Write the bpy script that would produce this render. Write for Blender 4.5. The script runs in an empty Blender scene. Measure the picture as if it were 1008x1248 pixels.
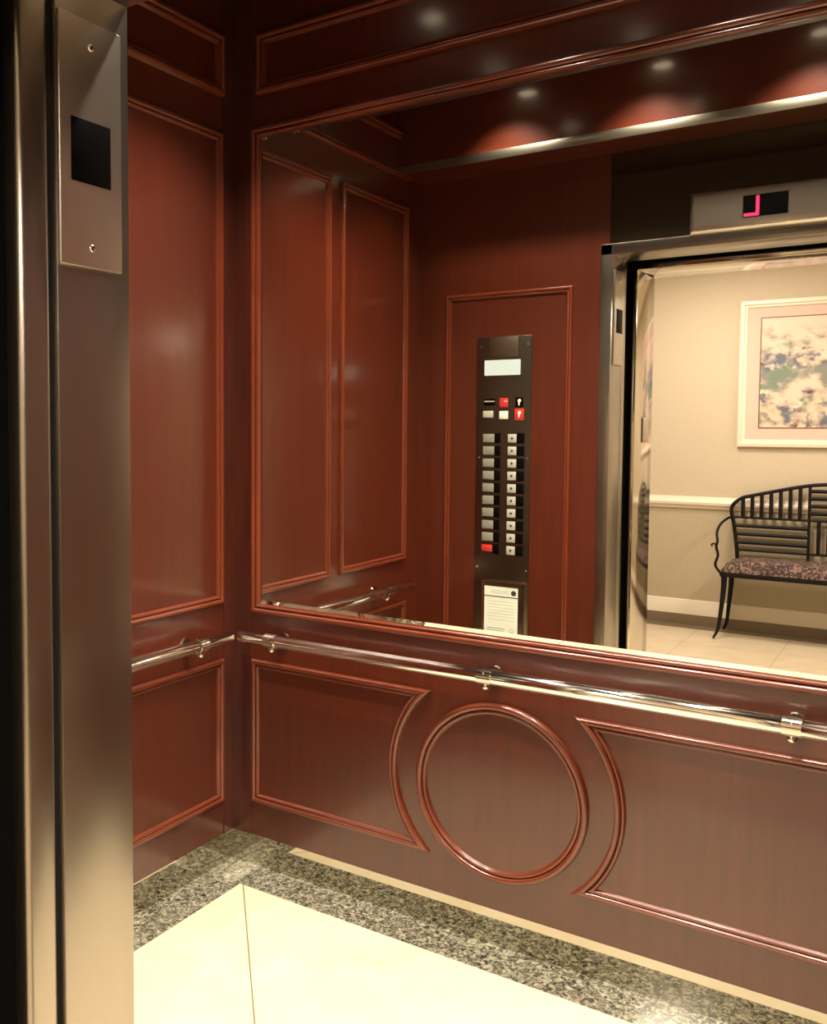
import bpy, bmesh, math, random
from mathutils import Vector, Matrix
random.seed(7)
PI = math.pi
S = bpy.context.scene
COL = S.collection

# ------------------------------------------------------------------ camera
cam = bpy.data.cameras.new('camera')
cam.sensor_fit = 'VERTICAL'; cam.sensor_height = 24.0
cam.lens = 1149.54 / 1248 * 24.0
cam.shift_x = 158.8 / 1248; cam.shift_y = -41.2 / 1248
cam.clip_start = 0.02
camo = bpy.data.objects.new('camera', cam); COL.objects.link(camo)
yaw, pit, rol = 0.6150, -0.0558, -0.0019
M = (Matrix.Rotation(yaw, 3, 'Z') @ Matrix.Rotation(pit, 3, 'X') @ Matrix.Rotation(rol, 3, 'Y'))
camM = M @ Matrix(((1, 0, 0), (0, 0, -1), (0, 1, 0)))
camo.matrix_world = Matrix.Translation((1.9668, -2.4929, 1.4916)) @ camM.to_4x4()
S.camera = camo

# ------------------------------------------------------------------ world, exposure
w = bpy.data.worlds.new('world'); S.world = w; w.use_nodes = True
w.node_tree.nodes['Background'].inputs[0].default_value = (1.0, 0.86, 0.68, 1)
w.node_tree.nodes['Background'].inputs[1].default_value = 0.012
S.view_settings.view_transform = 'Standard'
S.view_settings.look = 'None'
S.view_settings.gamma = 1.0
S.view_settings.use_curve_mapping = False
S.view_settings.exposure = -0.10

CAR_SPOT = 128.0        # watts of each car downlight
LOBBY_W = 52.0         # watts of each lobby ceiling light
CAR_LAMPS = [(x, y) for x in (0.50, 1.03, 1.56) for y in (-0.45, -0.985)]
LOBBY_LAMPS = [(0.6, -3.95), (2.9, -3.95), (0.6, -2.75), (2.9, -2.75)]
CEIL = 2.86; W = 2.06; D = 1.361; X0 = 0.852; X1 = 1.955; HALL_Y = -5.04; LC = 2.75
WARM = (1.0, 0.87, 0.70)

def spot(x, y, z, power, size, blend, r=0.035):
    l = bpy.data.lights.new('downlight_beam', 'SPOT'); l.energy = power; l.color = WARM
    l.spot_size = size; l.spot_blend = blend; l.shadow_soft_size = r
    o = bpy.data.objects.new('downlight_beam', l); COL.objects.link(o); o.location = (x, y, z); return o
for (x, y) in CAR_LAMPS:
    spot(x, y, CEIL + 0.012, CAR_SPOT * (0.62 if y < -0.7 else 1.3), math.radians(102), 0.75)
for (x, y) in LOBBY_LAMPS:
    l = bpy.data.lights.new('lobby_panel_light', 'AREA'); l.shape = 'RECTANGLE'; l.size = 0.55; l.size_y = 0.55
    l.energy = LOBBY_W; l.color = (1.0, 0.90, 0.79)
    o = bpy.data.objects.new('lobby_panel_light', l); COL.objects.link(o); o.location = (x, y, LC - 0.03)

# ------------------------------------------------------------------ materials
def nodes_of(name):
    m = bpy.data.materials.new(name); m.use_nodes = True
    nt = m.node_tree; return m, nt, nt.nodes['Principled BSDF'], nt.nodes, nt.links
def setp(b, **k):
    for a, v in k.items():
        b.inputs[a.replace('_', ' ')].default_value = v
def ramp(ns, cols):
    r = ns.new('ShaderNodeValToRGB'); e = r.color_ramp.elements
    e[0].position, e[0].color = cols[0][0], (*cols[0][1], 1)
    e[1].position, e[1].color = cols[-1][0], (*cols[-1][1], 1)
    for p, c in cols[1:-1]:
        n = e.new(p); n.color = (*c, 1)
    return r
def coord(ns, ls, scale, rot=(0, 0, 0)):
    t = ns.new('ShaderNodeTexCoord'); mp = ns.new('ShaderNodeMapping')
    mp.inputs['Scale'].default_value = scale; mp.inputs['Rotation'].default_value = rot
    ls.new(t.outputs['Object'], mp.inputs['Vector']); return mp
def plain(name, col, rough=0.5, metal=0.0, **k):
    m, nt, b, ns, ls = nodes_of(name)
    setp(b, Base_Color=(*col, 1), Roughness=rough, Metallic=metal, **k); return m
def wood(name, scale, dark=(0.068, 0.0102, 0.0028), mid=(0.082, 0.0126, 0.0034), light=(0.097, 0.0154, 0.0042), rough=0.36, coat=1.0, crough=0.16):
    m, nt, b, ns, ls = nodes_of(name)
    mp = coord(ns, ls, scale)
    n1 = ns.new('ShaderNodeTexNoise'); setp(n1, Scale=1.0, Detail=6.0, Roughness=0.6, Distortion=0.4)
    ls.new(mp.outputs[0], n1.inputs['Vector'])
    r = ramp(ns, [(0.25, dark), (0.5, mid), (0.78, light)])
    ls.new(n1.outputs[0], r.inputs[0]); ls.new(r.outputs[0], b.inputs['Base Color'])
    bp = ns.new('ShaderNodeBump'); setp(bp, Strength=0.04, Distance=0.002)
    ls.new(n1.outputs[0], bp.inputs['Height']); ls.new(bp.outputs[0], b.inputs['Normal'])
    setp(b, Roughness=rough, Coat_Weight=coat, Coat_Roughness=crough); return m
M_wood = wood('mahogany_panel', (34, 34, 2.2))
M_woodh = wood('mahogany_rail', (2.4, 30, 30))
M_mould = wood('mahogany_moulding', (6, 6, 6), (0.125, 0.023, 0.0080), (0.15, 0.029, 0.010), (0.175, 0.035, 0.012), 0.28, 1.0, 0.14)
M_stile = wood('mahogany_dark_stile', (40, 40, 2.0), (0.035, 0.0070, 0.0040), (0.060, 0.0105, 0.0055), (0.085, 0.016, 0.0075))

def brushed(name, col, rough, scale):
    m, nt, b, ns, ls = nodes_of(name)
    mp = coord(ns, ls, scale)
    n1 = ns.new('ShaderNodeTexNoise'); setp(n1, Scale=1.0, Detail=3.0)
    ls.new(mp.outputs[0], n1.inputs['Vector'])
    r = ns.new('ShaderNodeMapRange'); setp(r, From_Min=0.3, From_Max=0.7, To_Min=rough * 0.98, To_Max=rough * 1.02)
    ls.new(n1.outputs[0], r.inputs['Value']); ls.new(r.outputs[0], b.inputs['Roughness'])
    c = ramp(ns, [(0.3, tuple(v * 0.985 for v in col)), (0.7, col)])
    ls.new(n1.outputs[0], c.inputs[0]); ls.new(c.outputs[0], b.inputs['Base Color'])
    setp(b, Metallic=1.0, Anisotropic=0.5); return m
M_steel = brushed('brushed_steel', (0.40, 0.365, 0.315), 0.29, (600, 600, 3))
M_steelp = brushed('satin_steel_plate', (0.64, 0.60, 0.53), 0.36, (500, 500, 3))
M_polish = plain('polished_steel', (0.66, 0.62, 0.54), 0.10, 1.0)
M_chrome = plain('chrome', (0.90, 0.89, 0.85), 0.07, 1.0)
M_copsteel = brushed('control_panel_steel', (0.20, 0.17, 0.125), 0.30, (400, 400, 3))
M_mirror = plain('mirror_silver', (0.86, 0.84, 0.78), 0.0, 1.0)
M_black = plain('black_plastic', (0.003, 0.003, 0.003), 0.45, Specular_IOR_Level=0.03)
M_gap = plain('black_shaft_gap', (0.002, 0.002, 0.002), 0.9)
M_iron = plain('black_wrought_iron', (0.005, 0.0035, 0.003), 0.55, 0.0, Specular_IOR_Level=0.2)
M_white = plain('white_lens', (0.82, 0.88, 0.74), 0.35)
M_paper = plain('white_paper', (0.80, 0.88, 0.78), 0.6)
M_ink = plain('dark_ink', (0.03, 0.035, 0.03), 0.6)
M_inkl = plain('grey_ink', (0.40, 0.46, 0.42), 0.6)
M_button = plain('satin_button', (0.62, 0.64, 0.56), 0.35, 0.35)
M_buttong = plain('grey_satin_button', (0.34, 0.35, 0.29), 0.35, 0.35)
M_red = plain('red_plastic', (0.55, 0.035, 0.03), 0.35)
M_kick = plain('polished_kick_plate', (0.54, 0.515, 0.43), 0.03, 1.0)
M_trimw = plain('lobby_white_paint', (0.68, 0.61, 0.49), 0.45)
M_frame = plain('ivory_picture_frame', (0.70, 0.63, 0.50), 0.35)
M_mat = plain('pink_mat_board', (0.60, 0.42, 0.35), 0.8)
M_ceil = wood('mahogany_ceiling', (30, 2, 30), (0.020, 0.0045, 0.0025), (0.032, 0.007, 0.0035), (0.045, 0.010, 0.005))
M_lceil = plain('lobby_ceiling_paint', (0.75, 0.68, 0.55), 0.8)

def emis(name, col, s):
    m, nt, b, ns, ls = nodes_of(name)
    setp(b, Base_Color=(0, 0, 0, 1), Emission_Color=(*col, 1), Emission_Strength=s); return m
M_lamp = emis('lamp_glow', (1.0, 0.82, 0.56), 9.0)
M_panelglow = emis('lobby_lamp_glow', (1.0, 0.86, 0.66), 3.0)
M_led = emis('red_led', (1.0, 0.02, 0.12), 2.2)

def tile(name, col, col2, size, grout, off=(0.19, 0.19, 0), rot=0.0, rough=0.14):
    m, nt, b, ns, ls = nodes_of(name)
    t = ns.new('ShaderNodeTexCoord'); mp = ns.new('ShaderNodeMapping')
    mp.inputs['Location'].default_value = off; mp.inputs['Rotation'].default_value = (0, 0, rot)
    ls.new(t.outputs['Object'], mp.inputs['Vector'])
    br = ns.new('ShaderNodeTexBrick'); br.offset = 0.0
    setp(br, Scale=1.0, Mortar_Size=grout, Mortar_Smooth=0.1, Brick_Width=size, Row_Height=size)
    br.inputs['Color1'].default_value = (1, 1, 1, 1); br.inputs['Color2'].default_value = (1, 1, 1, 1)
    br.inputs['Mortar'].default_value = (0.30, 0.26, 0.18, 1)
    ls.new(mp.outputs[0], br.inputs['Vector'])
    n = ns.new('ShaderNodeTexNoise'); setp(n, Scale=5.0, Detail=6.0, Roughness=0.6, Distortion=0.8)
    ls.new(t.outputs['Object'], n.inputs['Vector'])
    r = ramp(ns, [(0.3, col2), (0.62, col)])
    ls.new(n.outputs[0], r.inputs[0])
    mx = ns.new('ShaderNodeMix'); mx.data_type = 'RGBA'; mx.blend_type = 'MULTIPLY'; mx.inputs[0].default_value = 1.0
    ls.new(r.outputs[0], mx.inputs[6]); ls.new(br.outputs[0], mx.inputs[7])
    ls.new(mx.outputs[2], b.inputs['Base Color']); setp(b, Roughness=rough); return m
M_cream = tile('cream_marble_tile', (0.80, 0.72, 0.54), (0.74, 0.64, 0.44), 4.0, 0.0020, (0.8, -0.025, 0), 0.873)
M_lobbyfloor = tile('beige_lobby_tile', (0.60, 0.50, 0.36), (0.52, 0.42, 0.29), 0.60, 0.0015, (0.1, 0.2, 0), 0.0, 0.3)

def granite(name, k=1.0, rough=0.12):
    m, nt, b, ns, ls = nodes_of(name)
    t = ns.new('ShaderNodeTexCoord')
    v = ns.new('ShaderNodeTexVoronoi'); setp(v, Scale=95.0, Randomness=1.0)
    nz = ns.new('ShaderNodeTexNoise'); setp(nz, Scale=60.0, Detail=8.0, Roughness=0.75, Distortion=1.2)
    ls.new(t.outputs['Object'], nz.inputs['Vector']); 
    ad = ns.new('ShaderNodeMix'); ad.data_type = 'RGBA'; ad.inputs[0].default_value = 0.09
    ls.new(t.outputs['Object'], ad.inputs[6]); ls.new(nz.outputs['Color'], ad.inputs[7]); ls.new(ad.outputs[2], v.inputs['Vector'])
    r = ramp(ns, [(0.36, (0.012 * k, 0.013 * k, 0.011 * k)), (0.47, (0.11 * k, 0.105 * k, 0.075 * k)), (0.55, (0.36 * k, 0.34 * k, 0.25 * k)), (0.66, (0.55 * k, 0.52 * k, 0.40 * k))])
    ls.new(nz.outputs[0], r.inputs[0])
    r2 = ramp(ns, [(0.1, (0.55, 0.52, 0.45)), (0.6, (1, 1, 1))])
    ls.new(v.outputs['Color'], r2.inputs[0])
    mx = ns.new('ShaderNodeMix'); mx.data_type = 'RGBA'; mx.blend_type = 'MULTIPLY'; mx.inputs[0].default_value = 0.8
    ls.new(r.outputs[0], mx.inputs[6]); ls.new(r2.outputs[0], mx.inputs[7])
    ls.new(mx.outputs[2], b.inputs['Base Color']); setp(b, Roughness=rough); return m
M_granite = granite('speckled_granite')

def wallpaper(name, c1, c2):
    m, nt, b, ns, ls = nodes_of(name)
    mp = coord(ns, ls, (160, 160, 160))
    n = ns.new('ShaderNodeTexNoise'); setp(n, Scale=1.0, Detail=4.0)
    ls.new(mp.outputs[0], n.inputs['Vector'])
    r = ramp(ns, [(0.3, c1), (0.7, c2)]); ls.new(n.outputs[0], r.inputs[0]); ls.new(r.outputs[0], b.inputs['Base Color'])
    setp(b, Roughness=0.75); return m
M_paperw = wallpaper('beige_wallpaper', (0.46, 0.385, 0.28), (0.51, 0.43, 0.315))
M_dado = wallpaper('tan_dado_wallpaper', (0.36, 0.30, 0.20), (0.42, 0.35, 0.24))

def fabric():
    m, nt, b, ns, ls = nodes_of('leopard_print_fabric')
    t = ns.new('ShaderNodeTexCoord')
    v = ns.new('ShaderNodeTexVoronoi'); setp(v, Scale=46.0)
    nz = ns.new('ShaderNodeTexNoise'); setp(nz, Scale=40.0, Detail=3.0, Distortion=1.0)
    ls.new(t.outputs['Object'], v.inputs['Vector']); ls.new(t.outputs['Object'], nz.inputs['Vector'])
    mth = ns.new('ShaderNodeMath'); mth.operation = 'MULTIPLY_ADD'; mth.inputs[1].default_value = 0.35
    ls.new(v.outputs['Distance'], mth.inputs[0]); ls.new(nz.outputs[0], mth.inputs[2])
    r = ramp(ns, [(0.50, (0.24, 0.15, 0.11)), (0.57, (0.025, 0.012, 0.012)), (0.70, (0.03, 0.014, 0.014)), (0.78, (0.20, 0.12, 0.09))])
    ls.new(mth.outputs[0], r.inputs[0]); ls.new(r.outputs[0], b.inputs['Base Color']); setp(b, Roughness=0.85); return m
M_fabric = fabric()

def painting():
    # loose watercolour of pale blossoms and green foliage
    m, nt, b, ns, ls = nodes_of('watercolour_garden')
    t = ns.new('ShaderNodeTexCoord')
    mp = ns.new('ShaderNodeMapping'); mp.inputs['Scale'].default_value = (1, 1, 1.35)
    ls.new(t.outputs['Object'], mp.inputs['Vector'])
    def noi(s, d, off):
        mm = ns.new('ShaderNodeMapping'); mm.inputs['Location'].default_value = off; ls.new(mp.outputs[0], mm.inputs['Vector'])
        n = ns.new('ShaderNodeTexNoise'); setp(n, Scale=s, Detail=5.0, Roughness=0.55, Distortion=d); ls.new(mm.outputs[0], n.inputs['Vector']); return n
    base = (0.62, 0.47, 0.37)
    def layer(prev, col, n, lo, hi):
        r = ramp(ns, [(lo, (0, 0, 0)), (hi, (1, 1, 1))]); ls.new(n.outputs[0], r.inputs[0])
        mx = ns.new('ShaderNodeMix'); mx.data_type = 'RGBA'
        ls.new(r.outputs[0], mx.inputs[0])
        if prev is None: mx.inputs[6].default_value = (*base, 1)
        else: ls.new(prev, mx.inputs[6])
        mx.inputs[7].default_value = (*col, 1); return mx.outputs[2]
    # keeps the upper third of the sheet bare
    sx = ns.new('ShaderNodeSeparateXYZ'); ls.new(t.outputs['Object'], sx.inputs[0])
    mr = ns.new('ShaderNodeMapRange'); setp(mr, From_Min=0.36, From_Max=0.18, To_Min=0.0, To_Max=1.0); ls.new(sx.outputs[2], mr.inputs['Value'])
    p = layer(None, (0.19, 0.20, 0.17), noi(4.2, 0.2, (3, 1, 2)), 0.44, 0.56)
    p = layer(p, (0.15, 0.20, 0.14), noi(5.0, 0.3, (9, 4, 7)), 0.52, 0.62)
    p = layer(p, (0.11, 0.12, 0.15), noi(5.0, 0.2, (1, 8, 5)), 0.52, 0.62)
    p = layer(p, (0.09, 0.035, 0.03), noi(8.0, 0.5, (5, 2, 9)), 0.57, 0.66)
    p = layer(p, (0.60, 0.45, 0.32), noi(6.5, 0.1, (2, 7, 1)), 0.56, 0.64)
    p = layer(p, (0.72, 0.63, 0.50), noi(7.0, 0.2, (6, 6, 3)), 0.60, 0.68)
    mx = ns.new('ShaderNodeMix'); mx.data_type = 'RGBA'; ls.new(mr.outputs[0], mx.inputs[0])
    mx.inputs[6].default_value = (*base, 1); ls.new(p, mx.inputs[7]); ls.new(mx.outputs[2], b.inputs['Base Color'])
    setp(b, Roughness=0.5); return m
M_art = painting()

# ------------------------------------------------------------------ mesh helpers
def NB(): return bmesh.new()
def obj(name, bm, mat, parent=None, smooth=35, loc=None):
    me = bpy.data.meshes.new(name)
    bmesh.ops.recalc_face_normals(bm, faces=bm.faces[:])
    bm.to_mesh(me); bm.free()
    if smooth:
        for p in me.polygons: p.use_smooth = True
        me.set_sharp_from_angle(angle=math.radians(smooth))
    for m_ in (mat if isinstance(mat, (list, tuple)) else [mat]): me.materials.append(m_)
    o = bpy.data.objects.new(name, me); COL.objects.link(o)
    if parent: o.parent = parent
    if loc: o.location = loc
    return o
def tag(o, label=None, cat=None, group=None, kind=None):
    if label: o['label'] = label
    if cat: o['category'] = cat
    if group: o['group'] = group
    if kind: o['kind'] = kind
    return o
def thing(name, label, cat, loc=(0, 0, 0), group=None):
    o = bpy.data.objects.new(name, None); COL.objects.link(o); o.location = loc; o.empty_display_size = 0.05
    return tag(o, label, cat, group)
def box(bm, x0, x1, y0, y1, z0, z1, bev=0.0, seg=2):
    b2 = NB()
    bmesh.ops.create_cube(b2, size=1.0, matrix=Matrix.Translation(((x0 + x1) / 2, (y0 + y1) / 2, (z0 + z1) / 2)) @ Matrix.Diagonal((abs(x1 - x0), abs(y1 - y0), abs(z1 - z0), 1)))
    if bev: bmesh.ops.bevel(b2, geom=b2.edges[:], offset=bev, segments=seg, affect='EDGES', profile=0.5)
    join(bm, b2)
def join(bm, b2, mi=None):
    vm = {v: bm.verts.new(v.co) for v in b2.verts}
    for f in b2.faces:
        nf = bm.faces.new([vm[v] for v in f.verts]); nf.material_index = f.material_index if mi is None else mi
    b2.free()
def cyl(bm, p0, p1, r0, r1=None, n=24, caps=True):
    r1 = r0 if r1 is None else r1
    p0, p1 = Vector(p0), Vector(p1); d = p1 - p0
    b2 = NB(); bmesh.ops.create_cone(b2, cap_ends=caps, segments=n, radius1=r0, radius2=r1, depth=d.length,
        matrix=Matrix.Translation((p0 + p1) / 2) @ d.to_track_quat('Z', 'Y').to_matrix().to_4x4())
    join(bm, b2)
def ball(bm, c, r, sc=(1, 1, 1), n=20):
    b2 = NB(); bmesh.ops.create_uvsphere(b2, u_segments=n, v_segments=n // 2, radius=r, matrix=Matrix.Translation(c) @ Matrix.Diagonal((*sc, 1)))
    join(bm, b2)
def tube(bm, pts, rad, n=12, closed=False):
    """round tube along a polyline; rad is a number or one radius per point"""
    pts = [Vector(p) for p in pts]; N = len(pts)
    rad = rad if isinstance(rad, (list, tuple)) else [rad] * N
    rings = []; up = None
    for i, p in enumerate(pts):
        a = pts[max(i - 1, 0)]; b = pts[min(i + 1, N - 1)]
        t = (b - a).normalized()
        if up is None:
            up = Vector((0, 0, 1)) if abs(t.z) < 0.9 else Vector((0, 1, 0))
        u = (up - t * up.dot(t)).normalized(); v = t.cross(u); up = u
        rings.append([bm.verts.new(p + (u * math.cos(2 * PI * k / n) + v * math.sin(2 * PI * k / n)) * rad[i]) for k in range(n)])
    for a, b in zip(rings, rings[1:]):
        for k in range(n): bm.faces.new((a[k], a[(k + 1) % n], b[(k + 1) % n], b[k]))
    bm.faces.new(rings[0]); bm.faces.new(rings[-1])
def spline(ctrl, per=8):
    P = [Vector(p) for p in ctrl]; P = [P[0] * 2 - P[1]] + P + [P[-1] * 2 - P[-2]]; out = []
    for i in range(1, len(P) - 2):
        for k in range(per):
            t = k / per; a, b, c, d = P[i - 1:i + 3]
            out.append(0.5 * ((2 * b) + (c - a) * t + (2 * a - 5 * b + 4 * c - d) * t * t + (3 * b - a - 3 * c + d) * t ** 3))
    out.append(P[-2]); return out
def bead_profile(wd=0.030, h=0.013):
    """two beads with a groove between them: (inward offset, height)"""
    out = [(0, 0), (0.0006, h * 0.35)]
    c, r = wd * 0.30, wd * 0.27
    for k in range(9):
        a = PI - PI * k / 8; out.append((c + r * math.cos(a), h * 0.45 + h * 0.55 * math.sin(a)))
    c, r = wd * 0.76, wd * 0.17
    for k in range(7):
        a = PI - PI * k / 6; out.append((c + r * math.cos(a), h * 0.25 + h * 0.42 * math.sin(a)))
    out += [(wd, 0.0)]
    return out
def sweep_closed(bm, path, place, prof):
    """path: CCW closed 2D polygon; the profile goes inward from it; place(u, v, h) -> xyz"""
    N = len(path); P = [Vector(p) for p in path]; rows = []
    for i in range(N):
        d0 = (P[i] - P[i - 1]).normalized(); d1 = (P[(i + 1) % N] - P[i]).normalized()
        n0 = Vector((-d0.y, d0.x)); n1 = Vector((-d1.y, d1.x))
        m = (n0 + n1) / max(0.08, 1 + n0.dot(n1))
        rows.append([bm.verts.new(place(*(P[i] + m * u), h)) for u, h in prof])
    K = len(prof)
    for i in range(N):
        a, b = rows[i], rows[(i + 1) % N]
        for k in range(K - 1): bm.faces.new((a[k], b[k], b[k + 1], a[k + 1]))
def loft_closed(bm, path_at, place, prof):
    """path_at(u) gives the closed path moved inward by u; always the same number of points"""
    cols = [[bm.verts.new(place(*p, h)) for p in path_at(u)] for u, h in prof]; N = len(cols[0])
    for a, b in zip(cols, cols[1:]):
        for i in range(N): bm.faces.new((a[i], a[(i + 1) % N], b[(i + 1) % N], b[i]))
def sweep_open(bm, path, place, prof):
    P = [Vector(p) for p in path]; rows = []
    d = (P[1] - P[0]).normalized(); n = Vector((-d.y, d.x))
    for p in P: rows.append([bm.verts.new(place(*(p + n * u), h)) for u, h in prof])
    for a, b in zip(rows, rows[1:]):
        for k in range(len(prof) - 1): bm.faces.new((a[k], b[k], b[k + 1], a[k + 1]))
    for r in rows: bm.faces.new(r)
def rect(u0, u1, v0, v1): return [(u0, v0), (u1, v0), (u1, v1), (u0, v1)]
# places on the four car walls: u along the wall, v up, h out of the wall into the car
back = lambda u, v, h: (u, -h, v)
left = lambda u, v, h: (h, u, v)
right = lambda u, v, h: (W - h, u, v)
front = lambda u, v, h: (u, -D + h, v)

Z_BASE = 0.110; Z_LP0, Z_LP1 = 0.2245, 0.7125; Z_UP0, Z_UP1 = 0.898, 2.44
Z_MT = 2.423; Z_FR0, Z_FR1 = 2.553, 2.745

def slab_wall(name, x0, x1, y0, y1, z0, z1, mat):
    b = NB(); box(b, x0, x1, y0, y1, z0, z1); return tag(obj(name, b, mat, smooth=0), kind='structure')
def moulding(parent, path, place, label=None, wd=0.030, h=0.013, name='panel_moulding'):
    b = NB(); sweep_closed(b, path, place, bead_profile(wd, h)); o = obj(name, b, M_mould, parent)
    if label: o['label'] = label
    return o

# ------------------------------------------------------------------ car: floor, ceiling, walls
fl = slab_wall('floor', 0.125, W - 0.125, -1.405, -0.125, -0.03, 0.0, M_cream)
b = NB()
box(b, -0.012, W + 0.012, -0.125, 0.012, -0.03, 0.0); box(b, -0.012, 0.125, -D, -0.125, -0.03, 0.0); box(b, W - 0.125, W + 0.012, -D, -0.125, -0.03, 0.0)
tag(obj('trim_1', b, M_granite, smooth=0), 'speckled grey granite border around the cream elevator floor', kind='structure')

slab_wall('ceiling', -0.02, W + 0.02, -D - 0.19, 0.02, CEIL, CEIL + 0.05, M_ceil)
wb = slab_wall('wall_back', -0.02, W + 0.02, 0.0, 0.03, Z_BASE, CEIL, M_wood)
wl = slab_wall('wall_left', -0.03, 0.0, -D, 0.0, Z_BASE, CEIL, M_wood)
wr = slab_wall('wall_right', W, W + 0.03, -D, 0.0, Z_BASE, CEIL, M_wood)
# polished base plates, set back under the wood
for nm, a in (('baseboard_back', (-0.02, W + 0.02, 0.012, 0.03, 0, Z_BASE)), ('baseboard_left', (-0.03, -0.012, -D, 0.012, 0, Z_BASE)),
              ('baseboard_right', (W + 0.012, W + 0.03, -D, 0.012, 0, Z_BASE))):
    slab_wall(nm, *a, M_kick)

# dark corner stiles, lying on the wall panels
b = NB(); box(b, 0.0, 0.078, -0.004, 0.0, Z_BASE, CEIL); tag(obj('corner_stile', b, M_stile, wb, smooth=0), 'dark vertical corner stile')
b = NB(); box(b, 0.0, 0.004, -0.055, 0.0, Z_BASE, CEIL); tag(obj('corner_stile', b, M_stile, wl, smooth=0), 'dark vertical corner stile')

# back wall mouldings: panel | circle | panel below, frieze on top
CX, CZ = 0.955, 0.4685; H2 = (Z_LP1 - Z_LP0) / 2; TX = 0.212; RA = math.hypot(TX, H2)
def side_panel(sign, x_far, label):
    def path_at(u, n=40):
        R_ = RA + u; a0 = math.asin((H2 - u) / R_); xf = x_far - sign * u
        arc = [(CX + sign * R_ * math.cos(-a0 + 2 * a0 * k / n), CZ + R_ * math.sin(-a0 + 2 * a0 * k / n)) for k in range(n + 1)]
        return [(xf, Z_LP1 - u), (xf, Z_LP0 + u)] + arc
    b = NB(); loft_closed(b, path_at, back, bead_profile()); o = obj('panel_moulding', b, M_mould, wb); o['label'] = label
side_panel(-1, 0.080, 'panel moulding left of the circle with a concave curved side')
side_panel(1, W - 0.080, 'panel moulding right of the circle with a concave curved side')
circ = [(CX + 0.257 * math.cos(2 * PI * k / 96), 0.452 + 0.257 * math.sin(2 * PI * k / 96)) for k in range(96)]
moulding(wb, circ, back, 'round ring moulding below the handrail', 0.034, 0.015)
moulding(wb, rect(0.104, W - 0.104, Z_FR0, Z_FR1), back, 'long frieze panel moulding above the mirror', 0.034, 0.024, 'frieze_moulding')
# left and right wall mouldings
for wll, pl, side in ((wl, left, 'left'), (wr, right, 'right')):
    for (a, c, near) in ((-0.615, -0.060, 'nearest the back corner'), (-1.245, -0.690, 'nearest the door')):
        for (z0, z1, hh, nm) in ((Z_LP0, Z_LP1, 'lower', 'panel_moulding'), (Z_UP0, Z_UP1, 'tall upper', 'panel_moulding')):
            path = rect(a, c, z0, z1)
            if side == 'left': path = path[::1]
            moulding(wll, path, pl, f'{hh} panel moulding {near}', 0.030, 0.014, nm)
    moulding(wll, rect(-1.245, -0.060, Z_FR0, Z_FR1), pl, 'frieze panel moulding under the ceiling', 0.034, 0.024, 'frieze_moulding')

# ------------------------------------------------------------------ front wall of the car: return, transom, fascia, door frame
wf = tag(bpy.data.objects.new('wall_front', None), kind='structure'); COL.objects.link(wf); wf.location = (0, -D, 0)
def off(bm):
    bmesh.ops.translate(bm, vec=(0, D, 0), verts=bm.verts[:]); return bm
b = NB(); box(b, -0.03, X0 - 0.012, -D - 0.10, -D, 0, CEIL); obj('return_panel', off(b), M_wood, wf, smooth=0)
b = NB(); box(b, X1 + 0.012, W + 0.03, -D - 0.10, -D, 0, CEIL); obj('return_panel', off(b), M_wood, wf, smooth=0)
b = NB(); box(b, X0 - 0.012, X1 + 0.012, -D - 0.10, -D - 0.004, 2.213, CEIL); obj('transom', off(b), brushed('dark_bronze_steel', (0.13, 0.10, 0.065), 0.30, (500, 500, 3)), wf, smooth=0)
b = NB(); sweep_closed(b, rect(0.135, 0.697, 0.40, 2.062), front, bead_profile(0.026, 0.010)); obj('panel_moulding', off(b), M_mould, wf)
b = NB(); box(b, 0.0, W, -D, -D + 0.20, 2.562, CEIL); obj('fascia', off(b), M_woodh, wf, smooth=0)
b = NB(); box(b, 0.0, W, -D + 0.2, -D + 0.204, 2.560, 2.596, 0.001); obj('fascia_strip', off(b), plain('satin_strip_steel', (0.66, 0.64, 0.52), 0.30, 1.0), wf)

# car door frame: reveals about 0.15 deep, then the rounded nosing; black running gap beyond
door = tag(bpy.data.objects.new('door_1', None), kind='structure'); COL.objects.link(door)
def jamb(sx, xf):
    """sx=+1: face looks to +x at xf (left jamb); -1: right jamb"""
    def X(v): return xf - sx * v
    b = NB(); box(b, min(X(0), X(0.045)), max(X(0), X(0.045)), -1.509, -D + 0.006, 0, 2.212, 0.003); obj('jamb', b, M_steel, door)
    b = NB(); box(b, min(X(0.003), X(0.04)), max(X(0.003), X(0.04)), -1.578, -1.519, 0, 2.206, 0.010, 3); obj('jamb_nosing', b, M_steel, door)
    b = NB(); box(b, min(X(0.012), X(0.04)), max(X(0.012), X(0.04)), -1.520, -1.508, 0, 2.206); obj('jamb_groove', b, M_gap, door, smooth=0)
jamb(1, X0); jamb(-1, X1)
b = NB(); box(b, X0 - 0.045, X1 + 0.045, -1.509, -D + 0.006, 2.168, 2.212, 0.003); obj('header', b, M_steel, door)
b = NB(); box(b, X0 - 0.04, X1 + 0.04, -1.578, -1.519, 2.172, 2.206, 0.008, 3); obj('header_nosing', b, M_steel, door)
b = NB(); box(b, X0, X1, -1.575, -1.405, -0.03, 0.0, 0.002); obj('sill', b, M_steelp, door)
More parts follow.
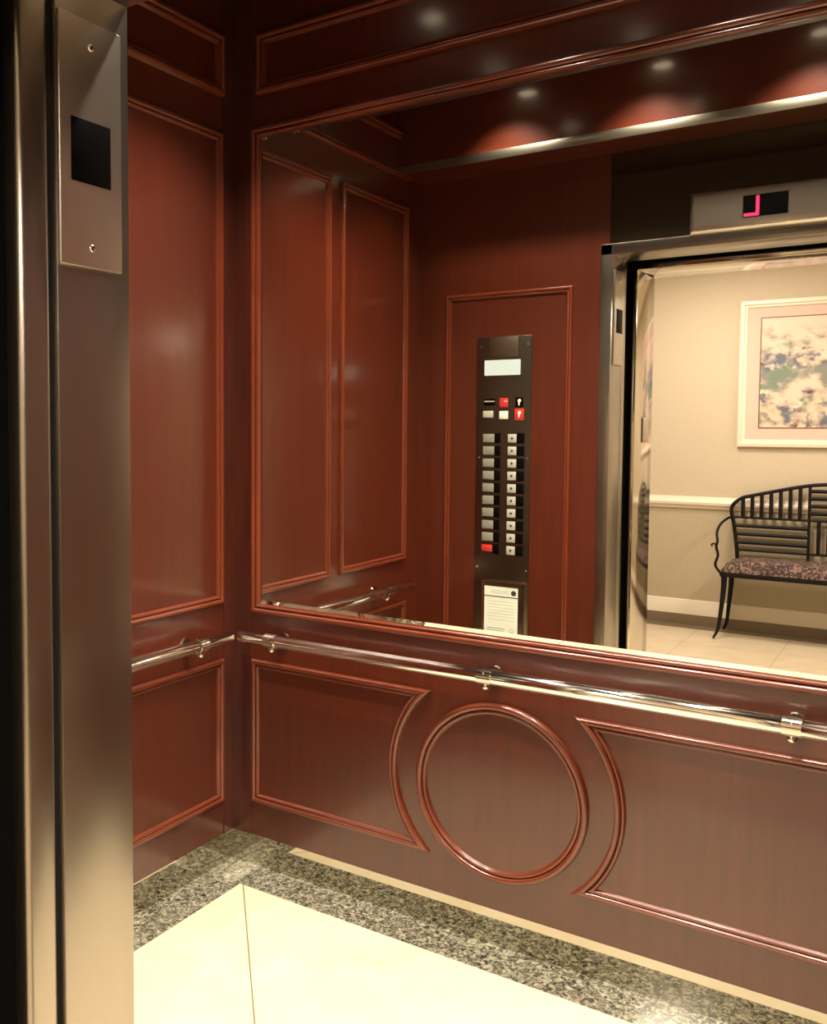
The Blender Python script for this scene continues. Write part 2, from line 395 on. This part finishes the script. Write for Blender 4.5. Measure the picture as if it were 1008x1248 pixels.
# the hall side: polished frame beyond the black gap
hall = tag(bpy.data.objects.new('door_2', None), kind='structure'); COL.objects.link(hall)
def hj(sx, xf):
    def X(v): return xf - sx * v
    b = NB(); box(b, min(X(0), X(0.05)), max(X(0), X(0.05)), -2.015, -1.728, 0, 2.160, 0.004); obj('jamb', b, M_polish, hall)
hj(1, X0); hj(-1, X1)
b = NB(); box(b, X0 - 0.05, X1 + 0.05, -2.015, -1.728, 2.160, 2.208, 0.004); obj('header', b, M_polish, hall)
b = NB(); box(b, X0, X1, -1.73, -1.605, -0.03, 0.0, 0.002); obj('sill', b, M_steelp, hall)
# dark shaft behind the gap, with the parked door panels
b = NB()
box(b, -0.6, X0 - 0.05, -1.73, -1.715, -0.2, 3.0); box(b, X1 + 0.05, 2.7, -1.73, -1.715, -0.2, 3.0)
box(b, X0 - 0.06, X1 + 0.06, -1.73, -1.715, 2.20, 3.0); box(b, -0.6, -0.58, -1.73, -1.46, -0.2, 3.0); box(b, 2.68, 2.7, -1.73, -1.46, -0.2, 3.0)
box(b, -0.6, X0 - 0.04, -1.475, -1.462, -0.2, 3.0); box(b, X1 + 0.04, 2.7, -1.475, -1.462, -0.2, 3.0)
box(b, X0 - 0.04, X1 + 0.04, -1.50, -1.462, 2.21, 3.0); box(b, -0.6, 2.7, -1.73, -1.46, 3.0, 3.02)
tag(obj('wall_shaft', b, M_gap, smooth=0), kind='structure')

# ------------------------------------------------------------------ lobby shell
LX0, LX1 = -1.6, 4.2
slab_wall('floor_lobby', LX0, LX1, HALL_Y, -1.73, -0.03, 0.0, M_lobbyfloor)
slab_wall('ceiling_lobby', LX0, LX1, HALL_Y, -2.0, LC, LC + 0.05, M_lceil)
b = NB(); box(b, LX0, LX1, HALL_Y - 0.05, HALL_Y, 0.93, LC); box(b, LX0, LX1, HALL_Y - 0.05, HALL_Y, 0, 0.93)
for f in b.faces:
    if f.calc_center_median().z < 0.93 - 1e-4 or (abs(f.calc_center_median().z - 0.93) < 1e-3): f.material_index = 1
tag(obj('wall_lobby', b, [M_paperw, M_dado], smooth=0), kind='structure')
b = NB(); box(b, LX0 - 0.05, LX0, HALL_Y, -2.0, 0, LC); tag(obj('wall_lobby_left', b, M_paperw, smooth=0), kind='structure')
b = NB(); box(b, LX1, LX1 + 0.05, HALL_Y, -2.0, 0, LC); tag(obj('wall_lobby_right', b, M_paperw, smooth=0), kind='structure')
b = NB(); box(b, LX0, X0 - 0.05, -2.0, -1.74, 0, LC); box(b, X1 + 0.05, LX1, -2.0, -1.74, 0, LC); box(b, X0 - 0.05, X1 + 0.05, -2.0, -1.74, 2.20, LC)
tag(obj('wall_elevator_front', b, M_paperw, smooth=0), kind='structure')
prof = [(0, 0), (0.0, 0.012), (0.018, 0.018), (0.030, 0.034), (0.048, 0.038), (0.060, 0.030), (0.070, 0.016), (0.084, 0.012), (0.088, 0.0)]
lob = lambda u, v, h: (u, HALL_Y + h, v)
b = NB(); sweep_open(b, [(LX0, 0.880), (LX1, 0.880)], lob, prof)
tag(obj('trim_2', b, M_trimw), 'white chair rail along the beige lobby wall', kind='structure')
b = NB(); sweep_open(b, [(LX0, 0.0), (LX1, 0.0)], lob, [(0, 0), (0, 0.016), (0.15, 0.016), (0.168, 0.010), (0.185, 0.008), (0.19, 0.0)])
tag(obj('baseboard_lobby', b, M_trimw), 'white baseboard along the beige lobby wall', kind='structure')
b = NB(); box(b, LX0, LX1, HALL_Y + 0.016, HALL_Y + 0.15, 0.0, 0.004); box(b, LX0, LX1, HALL_Y + 0.0165, HALL_Y + 0.022, 0.004, 0.080); tag(obj('trim_3', b, plain('brown_foot_band', (0.17, 0.125, 0.075), 0.3), smooth=0), 'brown band at the foot of the lobby wall', kind='structure')  # brown band along the floor edge and up over the lower baseboard

# ------------------------------------------------------------------ mirror on the back wall
mir = thing('wall_mirror', 'large wall mirror in a mahogany frame above the long chrome handrail', 'mirror', (W / 2, 0, Z_UP0))
MX0, MX1 = 0.112, W - 0.112
b = NB()
def mv(u, v, h): return (u - W / 2, -h, v - Z_UP0)
bev = 0.016
outer = rect(MX0, MX1, 0.899, Z_MT); inner = rect(MX0 + bev, MX1 - bev, 0.899 + bev, Z_MT - bev)
vo = [b.verts.new(mv(*p, 0.0035)) for p in outer]; vi = [b.verts.new(mv(*p, 0.0085)) for p in inner]; vb = [b.verts.new(mv(*p, 0.0005)) for p in outer]
b.faces.new(vi); b.faces.new(vb)
for i in range(4):
    j = (i + 1) % 4; b.faces.new((vo[i], vo[j], vi[j], vi[i])); b.faces.new((vb[i], vb[j], vo[j], vo[i]))
obj('glass', b, M_mirror, mir, smooth=0)
b = NB(); sweep_closed(b, rect(MX0 - 0.032, MX1 + 0.032, 0.899 - 0.032, Z_MT + 0.032), mv, bead_profile(0.034, 0.018)); obj('frame', b, M_mould, mir)

# ------------------------------------------------------------------ handrails
RZ = 0.80; RO = 0.064; RR = 0.0215
def handrail(label, pts_dir, start, end, brackets, org):
    """pts_dir(u, z, h) -> xyz relative to org"""
    t = thing('handrail', label, 'handrail', org)
    P = lambda u, h, z: Vector(pts_dir(u, z, h)) - Vector(org)
    s = 1 if end > start else -1
    b = NB()
    us = [start, start + s * 0.004, start + s * 0.010, end - s * 0.010, end - s * 0.004, end]
    rs = [RR * 0.55, RR * 0.85, RR, RR, RR * 0.85, RR * 0.55]
    tube(b, [P(u, RO, RZ) for u in us], rs, 32); obj('rail', b, M_chrome, t)
    for u in brackets:
        b = NB()
        cyl(b, P(u, 0.0005, RZ - 0.012), P(u, 0.007, RZ - 0.012), 0.030, 0.027, 32)
        tube(b, spline([P(u, 0.004, RZ - 0.014), P(u, 0.030, RZ - 0.020), P(u, RO - 0.006, RZ - 0.026), P(u, RO, RZ - 0.012)]), 0.010, 16)
        cyl(b, P(u - 0.020, RO, RZ), P(u + 0.020, RO, RZ), RR + 0.0028, None, 32)
        ball(b, P(u, RO, RZ - RR - 0.006), 0.012)
        br = obj('bracket', b, M_polish, t)
        b = NB(); ball(b, P(u, RO + RR * 0.8, RZ + RR * 0.55), 0.0055, n=12); obj('screw', b, M_chrome, br)
    return t
handrail('long chrome handrail across the back wall below the mirror', back, 0.074, W - 0.074, (0.206, 0.939, 1.692), (W / 2, 0, RZ))
handrail('short chrome handrail on the left side wall, ending at the back corner', left, -0.094, -1.20, (-0.247, -0.97), (0, -0.6, RZ))
handrail('chrome handrail on the right side wall of the elevator', right, -0.094, -1.20, (-0.247, -0.97), (W, -0.6, RZ))

# ------------------------------------------------------------------ travelling lantern plate on the left jamb
la = thing('arrival_lantern', 'satin steel plate with a black square window and two screws on the steel door post', 'elevator lantern', (X0, -1.445, 1.91))
def XJ(bm): bmesh.ops.translate(bm, vec=(-X0, 1.445, -1.91), verts=bm.verts[:]); return bm
b = NB(); box(b, X0 + 0.0003, X0 + 0.007, -1.5085, -1.378, 1.737, 2.115, 0.0025, 3); obj('face_plate', XJ(b), M_steelp, la)
b = NB(); box(b, X0 + 0.0065, X0 + 0.0085, -1.486, -1.404, 1.866, 1.962, 0.0006); obj('window', XJ(b), M_black, la)
for z in (1.768, 2.075):
    b = NB(); ball(b, (X0 + 0.007, -1.444, z), 0.006, (0.5, 1, 1), 16); obj('screw', XJ(b), M_chrome, la)
# small grey plate on the hall-side jamb, seen in the mirror
b = NB(); box(b, X0, X0 + 0.006, -1.935, -1.850, 1.42, 1.53, 0.002); o = obj('jamb_plate', b, M_steelp, None)
tag(o, 'small grey plate on the polished hall door jamb, seen in the mirror', 'jamb plate')

# ------------------------------------------------------------------ control panel on the front return, seen in the mirror
COPX, COPZ = 0.407, 1.19
cp = thing('control_panel', 'tall dark steel elevator control panel with two columns of buttons, seen in the mirror', 'control panel', (COPX, -D, COPZ))
def fb(x0, x1, z0, z1, h0, h1, mat, name, parent, bev=0.0008, org=(COPX, -D, COPZ)):
    b = NB(); box(b, x0, x1, -D + h0, -D + h1, z0, z1, bev); bmesh.ops.translate(b, vec=-Vector(org), verts=b.verts[:]); return obj(name, b, mat, parent)
fb(0.285, 0.530, 0.50, 1.872, 0.0004, 0.006, M_copsteel, 'face_plate', cp, 0.002)
fb(0.344, 0.470, 1.785, 1.868, 0.0058, 0.0075, plain('bronze_speaker_plate', (0.30, 0.27, 0.20), 0.35, 1.0), 'speaker_plate', cp)
M_lens = emis('emergency_light_glow', (0.93, 1.0, 0.82), 1.1)
fb(0.322, 0.482, 1.707, 1.772, 0.0058, 0.012, M_lens, 'emergency_light', cp, 0.002)
k = fb(0.321, 0.371, 1.580, 1.608, 0.0058, 0.009, M_black, 'label_plate', cp)
fb(0.323, 0.369, 1.594, 1.599, 0.0088, 0.0094, M_button, 'legend', k, 0)
k = fb(0.392, 0.430, 1.571, 1.610, 0.0058, 0.009, M_red, 'label_plate', cp)
fb(0.412, 0.428, 1.594, 1.599, 0.0088, 0.0094, M_button, 'legend', k, 0)
k = fb(0.462, 0.496, 1.571, 1.613, 0.0058, 0.009, M_black, 'label_plate', cp); k['label'] = 'black key switch plate'
b = NB(); cyl(b, (0.479 + 0.001 - COPX, 0.008, 1.592 + 0.006 - COPZ), (0.479 + 0.001 - COPX, 0.012, 1.592 + 0.006 - COPZ), 0.0075, 0.0065, 20); box(b, 0.479 - 0.0035 - COPX, 0.479 + 0.0025 - COPX, 0.008, 0.0115, 1.592 - 0.014 - COPZ, 1.592 + 0.004 - COPZ, 0.0008); obj('key_switch', b, M_white, k)
fb(0.318, 0.364, 1.527, 1.556, 0.0058, 0.012, M_button, 'button', cp, 0.002)
fb(0.392, 0.431, 1.521, 1.555, 0.0058, 0.012, M_white, 'button', cp, 0.002)
k = fb(0.460, 0.500, 1.516, 1.565, 0.0058, 0.009, M_red, 'label_plate', cp); k['label'] = 'red key switch plate'
b = NB(); cyl(b, (0.480 + 0.001 - COPX, 0.008, 1.541 + 0.006 - COPZ), (0.480 + 0.001 - COPX, 0.012, 1.541 + 0.006 - COPZ), 0.0075, 0.0065, 20); box(b, 0.480 - 0.0035 - COPX, 0.480 + 0.0025 - COPX, 0.008, 0.0115, 1.541 - 0.014 - COPZ, 1.541 + 0.004 - COPZ, 0.0008); obj('key_switch', b, M_white, k)
for r in range(10):
    z = 1.439 - r * 0.0532
    for c, (xb0, xb1, xp0, xp1) in enumerate(((0.320, 0.371, 0.371, 0.398), (0.432, 0.470, 0.470, 0.504))):
        red = (c == 0 and r == 9)
        bt = fb(xb0, xb1 - (0.004 if red else 0), z - 0.018 + (0.008 if red else 0), z + 0.018, 0.0058, 0.012, M_red if red else (M_button if c else M_buttong), 'button', cp, 0.002)
        if red: bt['label'] = 'red button at the bottom left'
        if c: 
            b = NB(); xm = (xb0 + xb1) / 2 - COPX; cyl(b, (xm, 0.0118, z - COPZ), (xm, 0.0124, z - COPZ), 0.0055, None, 16); obj('legend', b, M_ink, bt)
        fb(xp0, xp1, z - 0.0215, z + 0.0215, 0.0058, 0.0085, M_black, 'label_plate', cp)
for (sx, sz) in ((0.512, 1.833), (0.302, 1.833), (0.515, 1.357), (0.300, 1.357), (0.518, 0.880), (0.298, 0.88)):
    b = NB(); ball(b, (sx - COPX, 0.006, sz - COPZ), 0.0045, (1, 0.5, 1), 12); obj('screw', b, M_chrome, cp)
# framed notice under the buttons
nt_ = thing('notice_holder', 'white paper notice in a steel holder below the elevator buttons', 'notice', (0.42, -D, 0.69))
og = (0.42, -D, 0.69)
def nb(*a, **k): return fb(*a, org=og, **k)
nb(0.325, 0.515, 0.56, 0.822, 0.0062, 0.009, M_copsteel, 'backing', nt_)
b = NB(); sweep_closed(b, rect(0.325, 0.515, 0.56, 0.822), lambda u, v, h: (u - og[0], h + 0.0085, v - og[2]), [(0, 0), (0, 0.006), (0.006, 0.006), (0.007, 0)]); obj('frame', b, M_chrome, nt_)
pp = nb(0.336, 0.487, 0.568, 0.800, 0.009, 0.0105, M_paper, 'paper', nt_, bev=0)
nb(0.336, 0.487, 0.7555, 0.7595, 0.0105, 0.0108, M_ink, 'rule_line', pp, bev=0)
b = NB(); cyl(b, (0.468 - og[0], 0.0105, 0.777 - og[2]), (0.468 - og[0], 0.0109, 0.777 - og[2]), 0.0115, None, 20); obj('emblem', b, M_ink, pp)
b = NB()
for q in range(3): box(b, 0.365 - og[0], 0.445 - og[0], 0.0105, 0.0108, 0.771 + q * 0.006 - og[2], 0.7725 + q * 0.006 - og[2])
for q in range(7): box(b, 0.350 - og[0], 0.474 - og[0], 0.0105, 0.0107, 0.735 - q * 0.013 - og[2], 0.7365 - q * 0.013 - og[2])
obj('print', b, M_inkl, pp, smooth=0)
b = NB(); box(b, 0.350 - og[0], 0.430 - og[0], 0.0105, 0.0108, 0.618 - og[2], 0.6200 - og[2]); box(b, 0.350 - og[0], 0.430 - og[0], 0.0105, 0.0108, 0.609 - og[2], 0.6105 - og[2])
obj('signature_line', b, M_ink, pp, smooth=0)
b = NB()
for q in range(24):
    a0, a1 = 2 * PI * q / 24, 2 * PI * (q + 1) / 24
    v = [b.verts.new((0.462 - og[0] + r_ * math.cos(a_), 0.0107, 0.615 - og[2] + r_ * 0.8 * math.sin(a_))) for a_, r_ in ((a0, 0.0105), (a1, 0.0105), (a1, 0.009), (a0, 0.009))]
    b.faces.new(v)
obj('stamp', b, M_ink, pp, smooth=0)

# ------------------------------------------------------------------ floor indicator above the door
fi = thing('floor_indicator', 'steel floor indicator box with red letter L above the doorway, seen in the mirror', 'floor indicator', (1.41, -D, 2.285))
b = NB(); box(b, -0.27, 0.27, -0.004, 0.042, -0.078, 0.078, 0.0)
ed = [e for e in b.edges if abs(abs(e.verts[0].co.x) - 0.27) < 1e-4 and abs(abs(e.verts[1].co.x) - 0.27) < 1e-4 and e.verts[0].co.y > 0.04 and e.verts[1].co.y > 0.04]
bmesh.ops.bevel(b, geom=ed, offset=0.030, segments=6, affect='EDGES', profile=0.5)
obj('housing', b, M_steelp, fi)
b = NB(); box(b, -0.085, 0.062, 0.040, 0.044, -0.038, 0.040, 0.001); sc = obj('display', b, M_black, fi)
b = NB(); x = -0.036
box(b, x - 0.009, x + 0.002, 0.044, 0.0452, -0.031, 0.036); box(b, x - 0.048, x - 0.009, 0.044, 0.0452, -0.033, -0.022)
# the letter reads L to someone in the car (their left is +x here)
b.free(); b = NB()
S0 = -0.036
box(b, S0 - 0.006, S0 + 0.005, 0.044, 0.0452, -0.031, 0.036)
box(b, S0 - 0.045, S0 + 0.005, 0.044, 0.0452, -0.035, -0.024)
obj('letter', b, M_led, sc, smooth=0)

# ------------------------------------------------------------------ car downlights
dl = None
for i, (x, y) in enumerate(CAR_LAMPS):
    if dl is None:
        dl = thing('downlight', 'small recessed downlight in the elevator ceiling', 'downlight', (x, y, CEIL), 'downlights in the elevator ceiling')
        b = NB()
        n = 32; rr = [(0.036, 0.0), (0.036, -0.004), (0.050, -0.004), (0.053, -0.001), (0.053, 0.0)]
        rows = [[b.verts.new((r_ * math.cos(2 * PI * k / n), r_ * math.sin(2 * PI * k / n), z_)) for k in range(n)] for r_, z_ in rr]
        for a_, c_ in zip(rows, rows[1:]):
            for k in range(n): b.faces.new((a_[k], a_[(k + 1) % n], c_[(k + 1) % n], c_[k]))
        obj('trim_ring', b, M_chrome, dl)
        b = NB(); cyl(b, (0, 0, -0.0032), (0, 0, -0.0005), 0.036, None, 32); obj('lens', b, M_lamp, dl)
        src = dl
    else:
        c = src.copy(); COL.objects.link(c); c.location = (x, y, CEIL)
        for ch in list(src.children):
            d = ch.copy(); COL.objects.link(d); d.parent = c
bpy.context.view_layer.update()
for o in S.objects:
    if o.type == 'LIGHT' and o.data.type == 'SPOT': o.location.z = CEIL - 0.012
for (x, y) in LOBBY_LAMPS:
    t = thing('ceiling_light', 'square ceiling light in the lobby', 'ceiling light', (x, y, LC), 'square lobby ceiling lights')
    b = NB(); sweep_closed(b, rect(-0.31, 0.31, -0.31, 0.31), lambda u, v, h: (u, v, -h), [(0, 0), (0, 0.02), (0.03, 0.02), (0.03, 0)]); obj('frame', b, M_trimw, t)
    b = NB(); box(b, -0.28, 0.28, -0.28, 0.28, -0.012, -0.002); obj('diffuser', b, M_panelglow, t, smooth=0)

# ------------------------------------------------------------------ picture on the lobby wall
PX0, PX1, PZ0, PZ1 = 0.705, 1.905, 1.345, 2.387
pc = thing('framed_picture', 'ivory framed watercolour of blossoms with a pink mat, above the bench', 'picture', ((PX0 + PX1) / 2, HALL_Y, PZ0))
pv = lambda u, v, h: (u - (PX0 + PX1) / 2, h, v - PZ0)
b = NB(); sweep_closed(b, rect(PX0, PX1, PZ0, PZ1), pv, [(0, 0.001), (0, 0.030), (0.012, 0.036), (0.026, 0.036), (0.034, 0.026), (0.046, 0.024), (0.052, 0.016), (0.052, 0.004)]); obj('frame', b, M_frame, pc)
b = NB(); box(b, PX0 + 0.045 - (PX0 + PX1) / 2, PX1 - 0.045 - (PX0 + PX1) / 2, 0.003, 0.012, 0.045, PZ1 - PZ0 - 0.045); obj('mat', b, M_mat, pc, smooth=0)
b = NB(); sweep_closed(b, rect(0.838, PX1 - 0.133, 1.478, 2.266), pv, [(0, 0.012), (0, 0.015), (0.007, 0.015), (0.007, 0.012)]); obj('inner_border', b, plain('brown_mat_line', (0.16, 0.06, 0.035), 0.5), pc)
b = NB(); box(b, -(PX1 - PX0) / 2 + 0.14, (PX1 - PX0) / 2 - 0.14, -0.006, 0.0135 - 0.012 + 0.0, -0.387, 0.387)
art = obj('artwork', b, M_art, pc, smooth=0, loc=(0, 0.0125, 1.872 - PZ0))

# ------------------------------------------------------------------ wrought iron bench
BX0, BX1 = 0.700, 2.150; BC = (BX0 + BX1) / 2; YB, YF = -4.985, -4.640
bn = thing('bench', 'black wrought iron bench with slatted arched back and leopard print cushion', 'bench', (BC, (YB + YF) / 2, 0))
BO = Vector((BC, (YB + YF) / 2, 0))
def q(x, y, z): return Vector((x, y, z)) - BO
def top_z(x):      # arched crest of the back
    u = min(x - BX0, BX1 - x); 
    pts = [(-0.02, 0.90), (0.0, 0.925), (0.05, 0.968), (0.12, 0.992), (0.25, 1.022), (0.42, 1.064), (0.55, 1.084), (0.73, 1.088)]
    for (a, za), (c, zc) in zip(pts, pts[1:]):
        if u <= c: return za + (zc - za) * (u - a) / (c - a)
    return 1.088
SEAT = 0.50
b = NB()
half = [(BX0 + 0.035, SEAT + 0.02), (BX0 + 0.025, 0.64), (BX0 + 0.006, 0.78), (BX0 - 0.012, 0.86), (BX0 - 0.005, 0.92), (BX0 + 0.05, 0.972), (BX0 + 0.12, 0.995), (BX0 + 0.25, 1.028), (BX0 + 0.42, 1.068), (BX0 + 0.55, 1.088), (BC, 1.092)]
full = half + [(2 * BC - x, z) for x, z in half[-2::-1]]
tube(b, spline([q(x, YB, z) for x, z in full], 6), 0.013, 12); obj('back_frame', b, M_iron, bn)
b = NB()
V1, V2 = 1.184, 2 * BC - 1.184
for x in (V1, V2): tube(b, [q(x, YB, SEAT + 0.02), q(x, YB, top_z(x))], 0.010, 10)
ZM = 0.836
tube(b, [q(BX0 - 0.006, YB, ZM), q(BX1 + 0.006, YB, ZM)], 0.009, 10)
tube(b, [q(BX0 + 0.03, YB, 0.600), q(BX1 - 0.03, YB, 0.600)], 0.009, 10)
obj('back_rails', b, M_iron, bn)
sl = []
for side in (0, 1):
    m = (lambda x: x) if side == 0 else (lambda x: 2 * BC - x)
    for i in range(7):
        x = BX0 + 0.062 + i * 0.0605; sl.append(((m(x), ZM), (m(x), top_z(x) + 0.004)))
    for i in range(3):
        z = 0.655 + i * 0.060; sl.append(((m(BX0 + 0.026 - 0.012 * i), z), (m(V1), z)))
for i in range(4): z = 0.885 + i * 0.052; sl.append(((V1, z), (V2, z)))
for i in range(7): x = V1 + (V2 - V1) * (i + 1) / 8; sl.append(((x, 0.600), (x, ZM)))
for (a, c) in sl:
    b = NB(); cyl(b, q(a[0], YB, a[1]), q(c[0], YB, c[1]), 0.013, None, 10); obj('slat', b, M_iron, bn)
b = NB(); box(b, BX0 - 0.02, BX1 + 0.02, YB + 0.01, YF, 0.440, 0.475, 0.008); bmesh.ops.translate(b, vec=-BO, verts=b.verts[:]); obj('seat_frame', b, M_iron, bn)
b = NB()
b2 = NB(); bmesh.ops.create_grid(b2, x_segments=48, y_segments=14, size=0.5)
for v in b2.verts:
    u, t_ = v.co.x * 2, v.co.y * 2
    e = (1 - abs(u) ** 14) * (1 - abs(t_) ** 8)
    v.co = q(BC + u * (BX1 - BX0 + 0.03) / 2, (YB + YF) / 2 + t_ * (YF - YB) / 2, 0.485 + 0.075 * max(e, 0) ** 0.5 + 0.005 * math.sin(u * 40) * math.cos(t_ * 5))
r = bmesh.ops.extrude_face_region(b2, geom=b2.faces[:])
for v in [g for g in r['geom'] if isinstance(g, bmesh.types.BMVert)]: v.co.z = 0.474
join(b, b2); obj('cushion', b, M_fabric, bn, smooth=60)
for s in (0, 1):
    m = (lambda x: x) if s == 0 else (lambda x: 2 * BC - x)
    b = NB()
    ctrl = [q(m(BX0 - 0.006), YB, 0.836), q(m(BX0 - 0.020), YB + 0.08, 0.832), q(m(BX0 - 0.045), YB + 0.20, 0.800), q(m(BX0 - 0.052), YF - 0.05, 0.748), q(m(BX0 - 0.040), YF - 0.01, 0.690),
            q(m(BX0 - 0.046), YF - 0.005, 0.650), q(m(BX0 - 0.035), YF - 0.01, 0.590), q(m(BX0 - 0.050), YF - 0.01, 0.520), q(m(BX0 - 0.015), YF - 0.02, 0.462)]
    tube(b, spline(ctrl, 8), 0.009, 10)
    tube(b, spline([q(m(BX0 - 0.044), YF - 0.007, 0.660), q(m(BX0 - 0.062), YF + 0.004, 0.672), q(m(BX0 - 0.074), YF + 0.008, 0.664), q(m(BX0 - 0.070), YF + 0.008, 0.652)], 6), 0.006, 8)
    obj('armrest', b, M_iron, bn)
    for y, dy in ((YF - 0.03, 0.06), (YB + 0.03, -0.035)):
        b = NB()
        tube(b, spline([q(m(BX0 + 0.005), y, 0.455), q(m(BX0 + 0.004), y, 0.36), q(m(BX0 - 0.008), y + dy * 0.1, 0.20), q(m(BX0 - 0.022), y + dy * 0.4, 0.07), q(m(BX0 - 0.045), y + dy * 0.9, 0.008)], 8),
             [0.021 - 0.013 * k / 32 for k in range(33)], 12)
        obj('leg', b, M_iron, bn)
